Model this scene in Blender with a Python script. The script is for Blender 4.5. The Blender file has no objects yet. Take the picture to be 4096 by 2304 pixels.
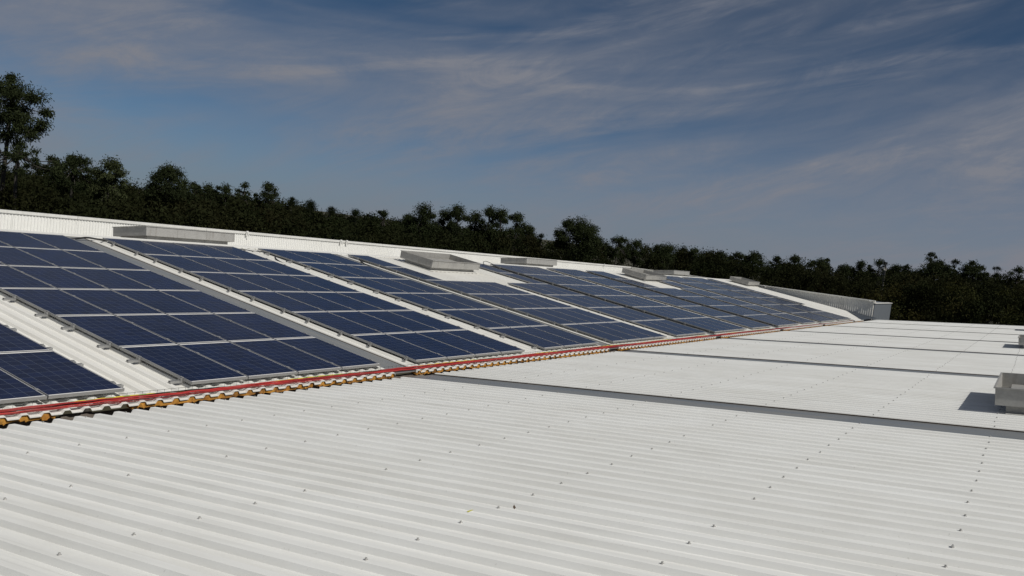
import bpy, math, random
import numpy as np
from mathutils import Matrix, Vector

# ------------------------------------------------------------------ camera, world, sun, exposure
scene = bpy.context.scene
COL = scene.collection
R = math.radians
CAM = np.array([-7.943, -9.667, 2.560])
RIGHT = np.array([0.517000, -0.846790, 0.125132])
DOWN = np.array([0.012485, -0.138709, -0.990254])
FWD = np.array([0.855894, 0.513524, -0.061140])
FPX = 3468.37                                   # focal length in pixels of the 4096 wide photograph

cam_data = bpy.data.cameras.new('camera')
cam_data.sensor_width = 36.0
cam_data.lens = 36.0 * FPX / 4096.0
cam_data.clip_start = 0.05
cam_data.clip_end = 20000
cam = bpy.data.objects.new('camera', cam_data)
COL.objects.link(cam)
m = Matrix.Identity(4)
for i in range(3):
    m[i][0], m[i][1], m[i][2], m[i][3] = RIGHT[i], -DOWN[i], -FWD[i], CAM[i]
cam.matrix_world = m
scene.camera = cam

SUN = Vector((-0.09, -0.685, 0.723)).normalized()     # direction towards the sun
SUN_EL = math.asin(SUN.z)
SUN_AZ = math.atan2(SUN.x, SUN.y)                     # from +Y towards +X
sd = bpy.data.lights.new('sun', 'SUN')
sd.energy = 4.8
sd.angle = R(0.53)
sd.color = (1.0, 0.965, 0.90)
sun = bpy.data.objects.new('sun', sd)
COL.objects.link(sun)
sun.rotation_euler = SUN.to_track_quat('Z', 'Y').to_euler()

scene.view_settings.view_transform = 'Standard'
scene.view_settings.look = 'None'
scene.view_settings.gamma = 1.0
scene.view_settings.use_curve_mapping = False
scene.view_settings.exposure = -0.27

world = bpy.data.worlds.new('World')
scene.world = world
world.use_nodes = True


def build_world():
    nt = world.node_tree
    N, L = nt.nodes, nt.links
    N.clear()
    out = N.new('ShaderNodeOutputWorld')
    bg = N.new('ShaderNodeBackground')
    bg.inputs['Strength'].default_value = 0.05
    sky = N.new('ShaderNodeTexSky')
    sky.sky_type = 'NISHITA'
    sky.sun_disc = False
    sky.sun_elevation = SUN_EL
    sky.sun_rotation = SUN_AZ
    sky.altitude = 150
    sky.air_density = 0.42
    sky.dust_density = 0.0
    sky.ozone_density = 3.0
    tc = N.new('ShaderNodeTexCoord')
    sep = N.new('ShaderNodeSeparateXYZ')
    L.new(tc.outputs['Generated'], sep.inputs[0])

    def math_(op, a, b=None, clamp=False):
        n = N.new('ShaderNodeMath')
        n.operation = op
        n.use_clamp = clamp
        for i, v in enumerate((a, b)):
            if v is None:
                continue
            if isinstance(v, (int, float)):
                n.inputs[i].default_value = v
            else:
                L.new(v, n.inputs[i])
        return n.outputs[0]
    # cirrus: wisps drawn out along the wind, in azimuth and elevation
    az = math_('ARCTAN2', sep.outputs['X'], sep.outputs['Y'])
    el = math_('ARCSINE', sep.outputs['Z'])
    comb = N.new('ShaderNodeCombineXYZ')
    L.new(az, comb.inputs[0])
    L.new(el, comb.inputs[1])

    def noise(scale, detail, rough, dist, rot, sc, loc):
        mp = N.new('ShaderNodeMapping')
        mp.vector_type = 'TEXTURE'
        mp.inputs['Rotation'].default_value = (0, 0, R(rot))
        mp.inputs['Scale'].default_value = sc
        mp.inputs['Location'].default_value = loc
        L.new(comb.outputs[0], mp.inputs['Vector'])
        n = N.new('ShaderNodeTexNoise')
        n.inputs['Scale'].default_value = scale
        n.inputs['Detail'].default_value = detail
        n.inputs['Roughness'].default_value = rough
        n.inputs['Distortion'].default_value = dist
        L.new(mp.outputs[0], n.inputs['Vector'])
        return n.outputs['Fac']

    def ramp(v, a, b, lo=0.0, hi=1.0):
        r = N.new('ShaderNodeMapRange')
        r.interpolation_type = 'SMOOTHSTEP'
        r.inputs['From Min'].default_value = a
        r.inputs['From Max'].default_value = b
        r.inputs['To Min'].default_value = lo
        r.inputs['To Max'].default_value = hi
        L.new(v, r.inputs['Value'])
        return r.outputs['Result']
    low = ramp(el, 0.13, -0.02)
    veil = ramp(noise(2.4, 5, 0.55, 0.6, 12, (1.7, 0.62, 1), (4.542, 4.364, 0)), 0.34, 0.60)
    streak = ramp(noise(5.0, 10, 0.60, 1.4, 14, (2.2, 0.42, 1), (3.211, 3.115, 0)), 0.42, 0.68)
    fine = ramp(noise(15.0, 10, 0.68, 1.2, 18, (2.0, 0.6, 1), (0.2, 0.1, 0)), 0.32, 0.68, 0.35, 1.0)
    c = math_('ADD', math_('MULTIPLY', veil, math_('ADD', math_('MULTIPLY', fine, 0.26), 0.34)), math_('MULTIPLY', math_('MULTIPLY', streak, fine), 0.42))
    c = math_('MULTIPLY', c, 1.2, True)

    def blend(f, a, col):
        x = N.new('ShaderNodeMix')
        x.data_type = 'RGBA'
        L.new(f, x.inputs['Factor'])
        L.new(a, x.inputs[6])
        x.inputs[7].default_value = (*col, 1)
        return x
    tint = N.new('ShaderNodeMix')
    tint.data_type = 'RGBA'
    tint.blend_type = 'MULTIPLY'
    tint.inputs['Factor'].default_value = 1.0
    L.new(sky.outputs[0], tint.inputs[6])
    tint.inputs[7].default_value = (0.84, 1.10, 1.10, 1)
    thin = blend(math_('MULTIPLY', low, 0.85), tint.outputs[2], (3.6, 4.1, 5.1))     # thin high haze towards the horizon
    mix = blend(c, thin.outputs[2], (4.85, 5.1, 5.95))                              # cirrus
    L.new(mix.outputs[2], bg.inputs['Color'])
    L.new(bg.outputs[0], out.inputs[0])


build_world()

rng = np.random.default_rng(7)
random.seed(7)

# ------------------------------------------------------------------ helpers


def tag(o, label=None, cat=None, group=None, kind=None):
    if label: o['label'] = label
    if cat: o['category'] = cat
    if group: o['group'] = group
    if kind: o['kind'] = kind
    return o


def empty(name, loc=(0, 0, 0), rot=(0, 0, 0)):
    o = bpy.data.objects.new(name, None)
    COL.objects.link(o)
    o.location = loc
    o.rotation_euler = rot
    o.empty_display_size = 0.2
    return o


def place(name, mesh, parent=None, loc=(0, 0, 0), rot=(0, 0, 0)):
    o = bpy.data.objects.new(name, mesh)
    COL.objects.link(o)
    o.parent = parent
    o.location = loc
    o.rotation_euler = rot
    return o


class MB:
    """collects verts and faces"""
    def __init__(self):
        self.v, self.f, self.mi = [], [], []

    def add(self, vs, fs, mi=0):
        b = len(self.v)
        self.v += [tuple(p) for p in vs]
        self.f += [tuple(b + i for i in f) for f in fs]
        self.mi += [mi] * len(fs)

    def box(self, x0, x1, y0, y1, z0, z1, mi=0):
        self.add([(x0, y0, z0), (x1, y0, z0), (x1, y1, z0), (x0, y1, z0), (x0, y0, z1), (x1, y0, z1), (x1, y1, z1), (x0, y1, z1)],
                 [(0, 3, 2, 1), (4, 5, 6, 7), (0, 1, 5, 4), (1, 2, 6, 5), (2, 3, 7, 6), (3, 0, 4, 7)], mi)

    def tube(self, pts, r, n=6, mi=0, caps=True):
        pts = [Vector(p) for p in pts]
        rs = r if isinstance(r, (list, tuple)) else [r] * len(pts)
        ring, up = [], Vector((0.013, 0.021, 1))
        for i, p in enumerate(pts):
            d = (pts[min(i + 1, len(pts) - 1)] - pts[max(i - 1, 0)]).normalized()
            a = d.cross(up)
            if a.length < 1e-3: a = d.cross(Vector((1, 0, 0)))
            a.normalize()
            b = d.cross(a)
            for k in range(n):
                t = 2 * math.pi * k / n
                ring.append(p + (a * math.cos(t) + b * math.sin(t)) * rs[i])
        fs = []
        for i in range(len(pts) - 1):
            for k in range(n):
                k2 = (k + 1) % n
                fs.append((i * n + k, i * n + k2, (i + 1) * n + k2, (i + 1) * n + k))
        if caps:
            fs.append(tuple(range(n)))
            fs.append(tuple((len(pts) - 1) * n + k for k in reversed(range(n))))
        self.add(ring, fs, mi)

    def prism(self, poly, y0, y1, mi=0):
        """closed polygon in (x, z) extruded along y"""
        n = len(poly)
        vs = [(x, y0, z) for x, z in poly] + [(x, y1, z) for x, z in poly]
        fs = [(i, (i + 1) % n, n + (i + 1) % n, n + i) for i in range(n)]
        fs += [tuple(reversed(range(n))), tuple(range(n, 2 * n))]
        self.add(vs, fs, mi)

    def mesh(self, name, mats, smooth=False):
        me = bpy.data.meshes.new(name)
        me.from_pydata(self.v, [], self.f)
        for mt in (mats if isinstance(mats, (list, tuple)) else [mats]):
            me.materials.append(mt)
        if len(set(self.mi)) > 1:
            me.polygons.foreach_set('material_index', self.mi)
        if smooth:
            me.polygons.foreach_set('use_smooth', [True] * len(self.f))
        me.update()
        return me

    def build(self, name, mats, parent=None, loc=(0, 0, 0), rot=(0, 0, 0), smooth=False):
        return place(name, self.mesh(name, mats, smooth), parent, loc, rot)


# ------------------------------------------------------------------ materials


def material(name, col, rough=0.5, metal=0.0, spec=0.5):
    mt = bpy.data.materials.new(name)
    mt.use_nodes = True
    b = mt.node_tree.nodes['Principled BSDF']
    b.inputs['Base Color'].default_value = (*col, 1)
    b.inputs['Roughness'].default_value = rough
    b.inputs['Metallic'].default_value = metal
    b.inputs['Specular IOR Level'].default_value = spec
    return mt


class NT:
    def __init__(self, mt):
        self.t = mt.node_tree
        self.b = self.t.nodes['Principled BSDF']

    def n(self, typ, **kw):
        n = self.t.nodes.new(typ)
        for k, v in kw.items():
            setattr(n, k, v)
        return n

    def l(self, a, b):
        self.t.links.new(a, b)

    def math(self, op, a, b=None, c=None, clamp=False):
        n = self.n('ShaderNodeMath', operation=op, use_clamp=clamp)
        for i, v in enumerate((a, b, c)):
            if v is None: continue
            if isinstance(v, (int, float)): n.inputs[i].default_value = v
            else: self.l(v, n.inputs[i])
        return n.outputs[0]

    def coords(self, kind='Object', scale=(1, 1, 1), world=False):
        if world:
            g = self.n('ShaderNodeNewGeometry')
            src = g.outputs['Position']
        else:
            src = self.n('ShaderNodeTexCoord').outputs[kind]
        mp = self.n('ShaderNodeMapping')
        mp.inputs['Scale'].default_value = scale
        self.l(src, mp.inputs['Vector'])
        return mp.outputs[0]

    def noise(self, vec, scale, detail=4, rough=0.55, dist=0.0):
        n = self.n('ShaderNodeTexNoise')
        n.inputs['Scale'].default_value = scale
        n.inputs['Detail'].default_value = detail
        n.inputs['Roughness'].default_value = rough
        n.inputs['Distortion'].default_value = dist
        self.l(vec, n.inputs['Vector'])
        return n.outputs['Fac']

    def ramp(self, v, a, b, lo=0.0, hi=1.0):
        r = self.n('ShaderNodeMapRange')
        r.inputs['From Min'].default_value = a
        r.inputs['From Max'].default_value = b
        r.inputs['To Min'].default_value = lo
        r.inputs['To Max'].default_value = hi
        self.l(v, r.inputs['Value'])
        return r.outputs['Result']

    def mix(self, f, a, b):
        n = self.n('ShaderNodeMix', data_type='RGBA')
        if isinstance(f, (int, float)): n.inputs['Factor'].default_value = f
        else: self.l(f, n.inputs['Factor'])
        for i, v in ((6, a), (7, b)):
            if isinstance(v, tuple): n.inputs[i].default_value = (*v, 1)
            else: self.l(v, n.inputs[i])
        return n.outputs[2]

    def bump(self, h, strength=0.2, dist=0.01):
        n = self.n('ShaderNodeBump')
        n.inputs['Strength'].default_value = strength
        n.inputs['Distance'].default_value = dist
        self.l(h, n.inputs['Height'])
        self.l(n.outputs[0], self.b.inputs['Normal'])


def painted_sheet(name, clean, dirty, rough=0.42, amount=0.5, seed=0.0):
    """white coated steel with rain streaks down the slope and soft blotches of dust"""
    mt = material(name, clean, rough, 0.0, 0.3)
    t = NT(mt)
    v1 = t.coords(scale=(5.0, 0.35, 1), world=True)
    v2 = t.coords(scale=(1, 1, 1), world=True)
    streak = t.ramp(t.noise(v1, 2.2 + seed, 5, 0.6), 0.42, 0.74)
    blot = t.ramp(t.noise(v2, 0.55 + seed, 5, 0.6, 0.6), 0.35, 0.75)
    speck = t.ramp(t.noise(v2, 34, 2, 0.5), 0.70, 0.78)
    f = t.math('MULTIPLY', t.math('ADD', t.math('MULTIPLY', streak, 0.5), t.math('MULTIPLY', blot, 0.6)), amount, clamp=True)
    c = t.mix(f, clean, dirty)
    oi = t.n('ShaderNodeObjectInfo')
    c = t.mix(t.ramp(oi.outputs['Random'], 0, 1, 0.0, 0.22), c, dirty)
    run_ = t.ramp(t.noise(t.coords(scale=(9.0, 0.12, 1), world=True), 3.0, 3, 0.5), 0.60, 0.76)
    c = t.mix(t.math('MULTIPLY', run_, 0.30 * amount), c, tuple(0.72 * k for k in dirty))
    c = t.mix(t.math('MULTIPLY', speck, 0.22), c, (0.22, 0.20, 0.17))
    t.l(c, t.b.inputs['Base Color'])
    t.l(t.ramp(blot, 0, 1, rough - 0.05, rough + 0.15), t.b.inputs['Roughness'])
    return mt


M = {}
M['roof_near'] = painted_sheet('weathered_white_roof', (0.775, 0.78, 0.76), (0.59, 0.585, 0.55), 0.6, 0.8)
M['roof_pv'] = painted_sheet('white_roof', (0.72, 0.715, 0.68), (0.56, 0.54, 0.49), 0.42, 0.6, 0.2)
M['wall_white'] = painted_sheet('white_cladding', (0.65, 0.65, 0.63), (0.54, 0.535, 0.505), 0.45, 0.6, 0.4)
M['wall_grey'] = painted_sheet('grey_white_cladding', (0.80, 0.79, 0.74), (0.62, 0.60, 0.55), 0.5, 0.9, 0.1)
M['coping'] = painted_sheet('coping_steel', (0.60, 0.60, 0.58), (0.44, 0.43, 0.40), 0.4, 0.8, 0.3)
M['annex'] = painted_sheet('grey_annex_cladding', (0.13, 0.145, 0.165), (0.10, 0.11, 0.12), 0.5, 0.7, 0.2)
M['opening_shade'] = painted_sheet('dark_opening_shade', (0.045, 0.055, 0.07), (0.03, 0.035, 0.04), 0.5, 0.8)  # dark colour stands for the shade in the far-end opening
M['alu'] = material('aluminium_frame', (0.33, 0.33, 0.325), 0.42, 0.45)
M['steel'] = material('screw_steel', (0.36, 0.355, 0.34), 0.5, 0.2)
M['backsheet'] = material('panel_backsheet', (0.5, 0.5, 0.5), 0.6)
M['edge_shade'] = material('brown_edge_shade', (0.075, 0.055, 0.04), 0.8)  # dark colour painted for the shadow under the lapping sheet edge
M['black'] = material('black_cable_sheath', (0.012, 0.012, 0.013), 0.45)
M['wire'] = material('tray_wire', (0.16, 0.165, 0.16), 0.5, 0.7)


def galvanised():
    mt = material('galvanised_sheet', (0.36, 0.355, 0.34), 0.5, 0.35)
    t = NT(mt)
    v = t.coords(world=True)
    vo = t.n('ShaderNodeTexVoronoi')
    vo.inputs['Scale'].default_value = 22
    t.l(v, vo.inputs['Vector'])
    f = t.math('ADD', t.math('MULTIPLY', t.ramp(t.noise(v, 2.1, 4, 0.6, 0.5), 0.35, 0.7), 0.6), t.math('MULTIPLY', vo.outputs['Distance'], 0.4), clamp=True)
    st = t.ramp(t.noise(t.coords(scale=(7, 7, 0.8), world=True), 1.6, 4, 0.6), 0.55, 0.75, 0.0, 0.55)
    c = t.mix(st, t.mix(f, (0.42, 0.41, 0.385), (0.28, 0.275, 0.26)), (0.20, 0.175, 0.15))
    t.l(c, t.b.inputs['Base Color'])
    t.l(t.ramp(f, 0, 1, 0.42, 0.62), t.b.inputs['Roughness'])
    return mt


M['galv'] = galvanised()


def skylight_mat():
    mt = material('grey_polycarbonate', (0.10, 0.108, 0.112), 0.32)
    t = NT(mt)
    v = t.coords(scale=(3, 0.5, 1), world=True)
    w = t.coords(world=True)
    f = t.ramp(t.noise(v, 1.3, 5, 0.6, 0.4), 0.35, 0.72)
    g = t.ramp(t.noise(w, 26, 3, 0.6), 0.62, 0.75)
    c = t.mix(f, (0.15, 0.163, 0.172), (0.20, 0.198, 0.188))
    c = t.mix(t.math('MULTIPLY', g, 0.25), c, (0.22, 0.20, 0.17))
    t.l(c, t.b.inputs['Base Color'])
    t.l(t.ramp(f, 0, 1, 0.28, 0.5), t.b.inputs['Roughness'])
    return mt


M['skylight'] = skylight_mat()


def foam_mat():
    mt = material('orange_foam', (0.42, 0.17, 0.03), 0.85)
    t = NT(mt)
    v = t.coords(world=True)
    a = t.ramp(t.noise(v, 9, 5, 0.65), 0.35, 0.7)
    b = t.ramp(t.noise(v, 4.6, 5, 0.65), 0.50, 0.68, 0.0, 0.75)
    c = t.mix(a, (0.60, 0.30, 0.05), (0.42, 0.17, 0.03))
    c = t.mix(b, c, (0.07, 0.04, 0.025))
    t.l(c, t.b.inputs['Base Color'])
    t.bump(t.noise(v, 60, 4, 0.7), 0.6, 0.01)
    return mt


M['foam'] = foam_mat()


def gutter_mat():
    mt = material('rusty_gutter', (0.10, 0.085, 0.075), 0.7)
    t = NT(mt)
    v = t.coords(world=True)
    c = t.mix(t.ramp(t.noise(v, 3.4, 6, 0.65), 0.4, 0.65), (0.13, 0.115, 0.10), (0.05, 0.032, 0.022))
    c = t.mix(t.ramp(t.noise(v, 11, 5, 0.65), 0.55, 0.7), c, (0.20, 0.19, 0.175))
    t.l(c, t.b.inputs['Base Color'])
    return mt


M['gutter'] = gutter_mat()


def red_cable():
    mt = material('red_cable_sheath', (0.42, 0.022, 0.028), 0.45)
    t = NT(mt)
    oi = t.n('ShaderNodeObjectInfo')
    v = t.coords(scale=(0.6, 6, 6), world=True)
    c = t.mix(oi.outputs['Random'], (0.44, 0.032, 0.028), (0.17, 0.012, 0.012))
    c = t.mix(t.ramp(t.noise(v, 3, 4, 0.6), 0.52, 0.75, 0, 0.5), c, (0.36, 0.16, 0.14))
    t.l(c, t.b.inputs['Base Color'])
    return mt


M['red'] = red_cable()


def yellow_green():
    mt = material('earth_wire_sheath', (0.55, 0.45, 0.03), 0.45)
    t = NT(mt)
    w = t.n('ShaderNodeTexWave', wave_type='BANDS', bands_direction='X')
    w.inputs['Scale'].default_value = 1.3
    w.inputs['Distortion'].default_value = 3
    t.l(t.coords(world=True), w.inputs['Vector'])
    t.l(t.mix(t.ramp(w.outputs['Fac'], 0.45, 0.75), (0.62, 0.48, 0.04), (0.22, 0.30, 0.05)), t.b.inputs['Base Color'])
    return mt


M['yellow'] = yellow_green()

PW, PL = 0.992, 1.65           # solar panel size


def cell_glass():
    """blue polycrystalline cells, 6 by 10, printed flat behind the glass; white backsheet shows between them"""
    mt = material('solar_cells', (0.015, 0.022, 0.06), 0.16)
    t = NT(mt)
    tc = t.n('ShaderNodeTexCoord')
    sp = t.n('ShaderNodeSeparateXYZ')
    t.l(tc.outputs['Object'], sp.inputs[0])
    mu, mv = 0.0145, 0.037
    cu, cv = (PW - 2 * mu) / 6, (PL - 2 * mv) / 10
    u = t.math('DIVIDE', t.math('SUBTRACT', sp.outputs['X'], mu), cu)
    v = t.math('DIVIDE', t.math('SUBTRACT', sp.outputs['Y'], mv), cv)

    def line(x, n, w):
        fr = t.math('FRACT', x)
        d = t.math('MINIMUM', fr, t.math('SUBTRACT', 1.0, fr))
        ln = t.math('LESS_THAN', d, w)
        outside = t.math('MAXIMUM', t.math('LESS_THAN', x, 0.0), t.math('GREATER_THAN', x, float(n)))
        return ln, outside
    l1, o1 = line(u, 6, 0.014)
    l2, o2 = line(v, 10, 0.014)
    grid = t.math('MAXIMUM', l1, l2)
    margin = t.math('MAXIMUM', o1, o2)
    oi = t.n('ShaderNodeObjectInfo')
    cell = t.n('ShaderNodeCombineXYZ')
    t.l(t.math('FLOOR', u), cell.inputs[0])
    t.l(t.math('FLOOR', v), cell.inputs[1])
    t.l(t.math('MULTIPLY', oi.outputs['Random'], 917.0), cell.inputs[2])
    wn = t.n('ShaderNodeTexWhiteNoise', noise_dimensions='3D')
    t.l(cell.outputs[0], wn.inputs['Vector'])
    vo = t.n('ShaderNodeTexVoronoi')
    vo.inputs['Scale'].default_value = 55
    t.l(tc.outputs['Object'], vo.inputs['Vector'])
    cryst = t.n('ShaderNodeSeparateColor')
    t.l(vo.outputs['Color'], cryst.inputs[0])
    f = t.math('ADD', t.math('MULTIPLY', wn.outputs['Value'], 0.6), t.math('MULTIPLY', cryst.outputs[0], 0.4))
    c = t.mix(f, (0.0016, 0.0050, 0.020), (0.0032, 0.0110, 0.048))
    c = t.mix(t.ramp(oi.outputs['Random'], 0, 1, 0, 0.35), c, (0.004, 0.008, 0.026))
    c = t.mix(t.math('MULTIPLY', grid, 0.42), c, (0.17, 0.20, 0.25))
    c = t.mix(margin, c, (0.74, 0.73, 0.71))
    w = t.coords(world=True)
    dust = t.ramp(t.noise(w, 1.1, 5, 0.6), 0.4, 0.8, 0.0, 0.02)
    c = t.mix(dust, c, (0.30, 0.29, 0.27))
    t.l(c, t.b.inputs['Base Color'])
    t.b.inputs['IOR'].default_value = 1.30
    t.b.inputs['Specular IOR Level'].default_value = 0.17
    t.l(t.ramp(t.noise(w, 2.3, 4, 0.6), 0.3, 0.7, 0.10, 0.17), t.b.inputs['Roughness'])
    return mt


M['cells'] = cell_glass()


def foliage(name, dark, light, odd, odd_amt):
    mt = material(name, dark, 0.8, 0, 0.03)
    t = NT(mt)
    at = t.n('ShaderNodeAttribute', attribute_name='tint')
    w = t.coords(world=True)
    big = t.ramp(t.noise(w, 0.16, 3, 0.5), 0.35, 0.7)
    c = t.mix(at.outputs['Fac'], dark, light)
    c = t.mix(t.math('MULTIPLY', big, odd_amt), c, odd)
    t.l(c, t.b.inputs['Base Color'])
    tr = t.n('ShaderNodeBsdfTranslucent')
    t.l(c, tr.inputs['Color'])
    ms = t.n('ShaderNodeMixShader')
    ms.inputs[0].default_value = 0.22
    out = [n for n in t.t.nodes if n.type == 'OUTPUT_MATERIAL'][0]
    t.l(t.b.outputs[0], ms.inputs[1])
    t.l(tr.outputs[0], ms.inputs[2])
    t.l(ms.outputs[0], out.inputs[0])
    return mt


M['leaf_euc'] = foliage('eucalyptus_leaves', (0.009, 0.013, 0.006), (0.034, 0.044, 0.018), (0.030, 0.036, 0.016), 0.4)
M['leaf_pale'] = foliage('pale_leaves', (0.018, 0.024, 0.011), (0.060, 0.072, 0.030), (0.06, 0.056, 0.028), 0.4)
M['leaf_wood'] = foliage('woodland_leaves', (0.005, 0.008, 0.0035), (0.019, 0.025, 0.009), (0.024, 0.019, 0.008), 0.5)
M['leaf_pine'] = foliage('pine_needles', (0.005, 0.008, 0.004), (0.016, 0.022, 0.009), (0.015, 0.019, 0.008), 0.4)
M['leaf_bush'] = foliage('bush_leaves', (0.010, 0.013, 0.005), (0.036, 0.042, 0.012), (0.045, 0.030, 0.011), 0.5)


def bark_mat():
    mt = material('bark', (0.09, 0.075, 0.055), 0.85)
    t = NT(mt)
    v = t.coords(scale=(6, 6, 1), world=True)
    t.l(t.mix(t.noise(v, 2.5, 5, 0.6), (0.012, 0.010, 0.008), (0.042, 0.036, 0.029)), t.b.inputs['Base Color'])
    return mt


M['bark'] = bark_mat()
M['pole'] = material('pole_concrete', (0.30, 0.29, 0.27), 0.8)


def ground_mat():
    mt = material('forest_floor', (0.03, 0.032, 0.015), 0.9)
    t = NT(mt)
    w = t.coords(world=True)
    t.l(t.mix(t.ramp(t.noise(w, 0.07, 6, 0.6), 0.35, 0.7), (0.022, 0.026, 0.010), (0.055, 0.045, 0.024)), t.b.inputs['Base Color'])
    t.bump(t.noise(w, 0.8, 5, 0.6), 0.5, 0.4)
    return mt


M['ground'] = ground_mat()

# ------------------------------------------------------------------ the place's frames
AL, BE = R(7.044), R(6.4)
GROUND_Z = -9.5
PITCH, PHASE = 0.25, 0.06      # roof rib spacing and position
CREST1, RIB = -0.078, 0.042     # rib crest below the panel plane; rib height
V_END, V_RIDGE = -0.285, 10.58
S_END, S_RIDGE = 0.45, 10.60


def S1(x, v, h=0.0):
    return (x, v * math.cos(AL) - h * math.sin(AL), v * math.sin(AL) + h * math.cos(AL))


N2 = Vector((0, math.sin(BE), math.cos(BE)))
O2 = N2 * (-0.20)


def S2(x, s, h=0.0):
    return (x, -s * math.cos(BE) + h * math.sin(BE) + O2.y, s * math.sin(BE) + h * math.cos(BE) + O2.z)


ROT1, ROT2 = (AL, 0, 0), (-BE, 0, 0)
SKY_K = (4, 13, 22, 31, 40, 49)


def rib_profile(x0, x1, crest_z=0.0, h=RIB):
    """top line of the trapezoidal sheet between x0 and x1 (metres along the eaves)"""
    pts = [(x0, crest_z - h)]
    k = math.ceil((x0 - PHASE) / PITCH - 1e-6)
    while PHASE + k * PITCH < x1:
        c = PHASE + k * PITCH
        pts += [(c - 0.058, crest_z - h), (c - 0.036, crest_z - 0.003), (c - 0.029, crest_z), (c + 0.029, crest_z), (c + 0.035, crest_z - 0.003), (c + 0.064, crest_z - h)]
        k += 1
    pts.append((x1, crest_z - h))
    return pts


def sheet_mesh(name, x0, x1, y0, y1, mat, ny=6, lip=0.012):
    """one corrugated roof sheet, upper skin with a turned down lip at both ends, local y along the slope"""
    pts = rib_profile(x0, x1)
    mb = MB()
    ys = [y0 + (y1 - y0) * i / ny for i in range(ny + 1)]
    n = len(pts)
    vs = [(x - x0, y, z) for y in ys for x, z in pts]
    fs = [(i * n + j, i * n + j + 1, (i + 1) * n + j + 1, (i + 1) * n + j) for i in range(ny) for j in range(n - 1)]
    mb.add(vs, fs)
    for y, s in ((y0, 1), (y1, -1)):
        vs = [(x - x0, y, z) for x, z in pts] + [(x - x0, y, z - lip) for x, z in pts]
        fs = [(j, n + j, n + j + 1, j + 1)[::s] for j in range(n - 1)]
        mb.add(vs, fs)
    return mb.mesh(name, mat)


# ------------------------------------------------------------------ ground and hills
gm = MB()
gm.add([(-4000, -4000, GROUND_Z), (9000, -4000, GROUND_Z), (9000, 9000, GROUND_Z), (-4000, 9000, GROUND_Z)], [(0, 1, 2, 3)])
tag(gm.build('ground', M['ground']), kind='structure')

hm = MB()
hv, hf = [], []
na, nd = 90, 6
for i in range(na + 1):
    az = R(5 + 105 * i / na)
    top = 4 + 4 * math.sin(i * 0.21 + 1.0) + 2.5 * math.sin(i * 0.53) + 1.2 * math.sin(i * 1.31)
    for j in range(nd + 1):
        t = j / nd
        d = 2600 + 1300 * t
        z = GROUND_Z - 4 + (top + 4) * math.sin(t * math.pi * 0.55) ** 1.3
        hv.append((CAM[0] + d * math.sin(az), CAM[1] + d * math.cos(az), z))
for i in range(na):
    for j in range(nd):
        a = i * (nd + 1) + j
        hf.append((a, a + 1, a + nd + 2, a + nd + 1))
hm.add(hv, hf)
tag(hm.build('hills', M['ground'], smooth=True), kind='structure')

# ------------------------------------------------------------------ the factory building
bld = empty('factory_building', (0, 0, GROUND_Z))
tag(bld, 'large factory building with white ribbed metal roof slopes meeting in a valley', 'building')
BO = Vector((0, 0, -GROUND_Z))          # parent sits on the ground: children are offset back to world coordinates


def part(name, mesh, loc=(0, 0, 0), rot=(0, 0, 0), label=None):
    o = place(name, mesh, bld, Vector(loc) + BO, rot)
    if label: o['label'] = label
    return o


X0_SHEET = PHASE - 0.125                 # first sheet edge; sheets are one metre wide with four ribs
len1 = V_RIDGE - V_END
len2 = S_RIDGE - S_END
mesh_r1 = sheet_mesh('roof_sheet_upper', X0_SHEET, X0_SHEET + 1, 0, len1, M['roof_pv'])
mesh_r1n = sheet_mesh('roof_sheet_rib', X0_SHEET, X0_SHEET + 0.19, 0, len1, M['roof_pv'])
mesh_r1m = sheet_mesh('roof_sheet_rib_far', X0_SHEET + 0.81, X0_SHEET + 1.0, 0, len1, M['roof_pv'])
mesh_r1s = sheet_mesh('roof_sheet_short', X0_SHEET, X0_SHEET + 1, 0, V_RIDGE - 0.14, M['roof_pv'])
mesh_r2 = sheet_mesh('roof_sheet_near', X0_SHEET, X0_SHEET + 1, -len2, 0, M['roof_near'])
mesh_r2n = sheet_mesh('roof_sheet_near_rib', X0_SHEET, X0_SHEET + 0.19, -len2, 0, M['roof_near'])
mesh_r3 = sheet_mesh('roof_sheet_back', X0_SHEET, X0_SHEET + 1, 0, 8.75, M['roof_pv'])


def core_mesh(seed, x0, x1):
    """orange insulation showing under the cut end of a sheet"""
    r = random.Random(seed)
    pts = rib_profile(x0, x1)
    mb = MB()
    n = len(pts)
    y0, y1 = 0.012, 0.14
    top = [(x - x0, z - 0.012) for x, z in pts]
    bot = [(x - x0, -RIB - 0.062 + r.choice((0.0, 0.0, 0.0, 0.018)) + r.uniform(-0.012, 0.010)) for x, z in pts]
    vs = [(x, y0 + r.uniform(-0.004, 0.012), z) for x, z in top] + [(x, y0 + r.uniform(0, 0.02), z) for x, z in bot] + [(x, y1, z) for x, z in top] + [(x, y1, z) for x, z in bot]
    fs = []
    for j in range(n - 1):
        fs += [(j, n + j, n + j + 1, j + 1), (n + j, 3 * n + j, 3 * n + j + 1, n + j + 1), (2 * n + j, 2 * n + j + 1, 3 * n + j + 1, 3 * n + j)]
    fs += [(0, 2 * n, 3 * n, n), (n - 1, 2 * n - 1, 4 * n - 1, 3 * n - 1)]
    mb.add(vs, fs)
    return mb.mesh('insulation_core', M['foam'])


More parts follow.
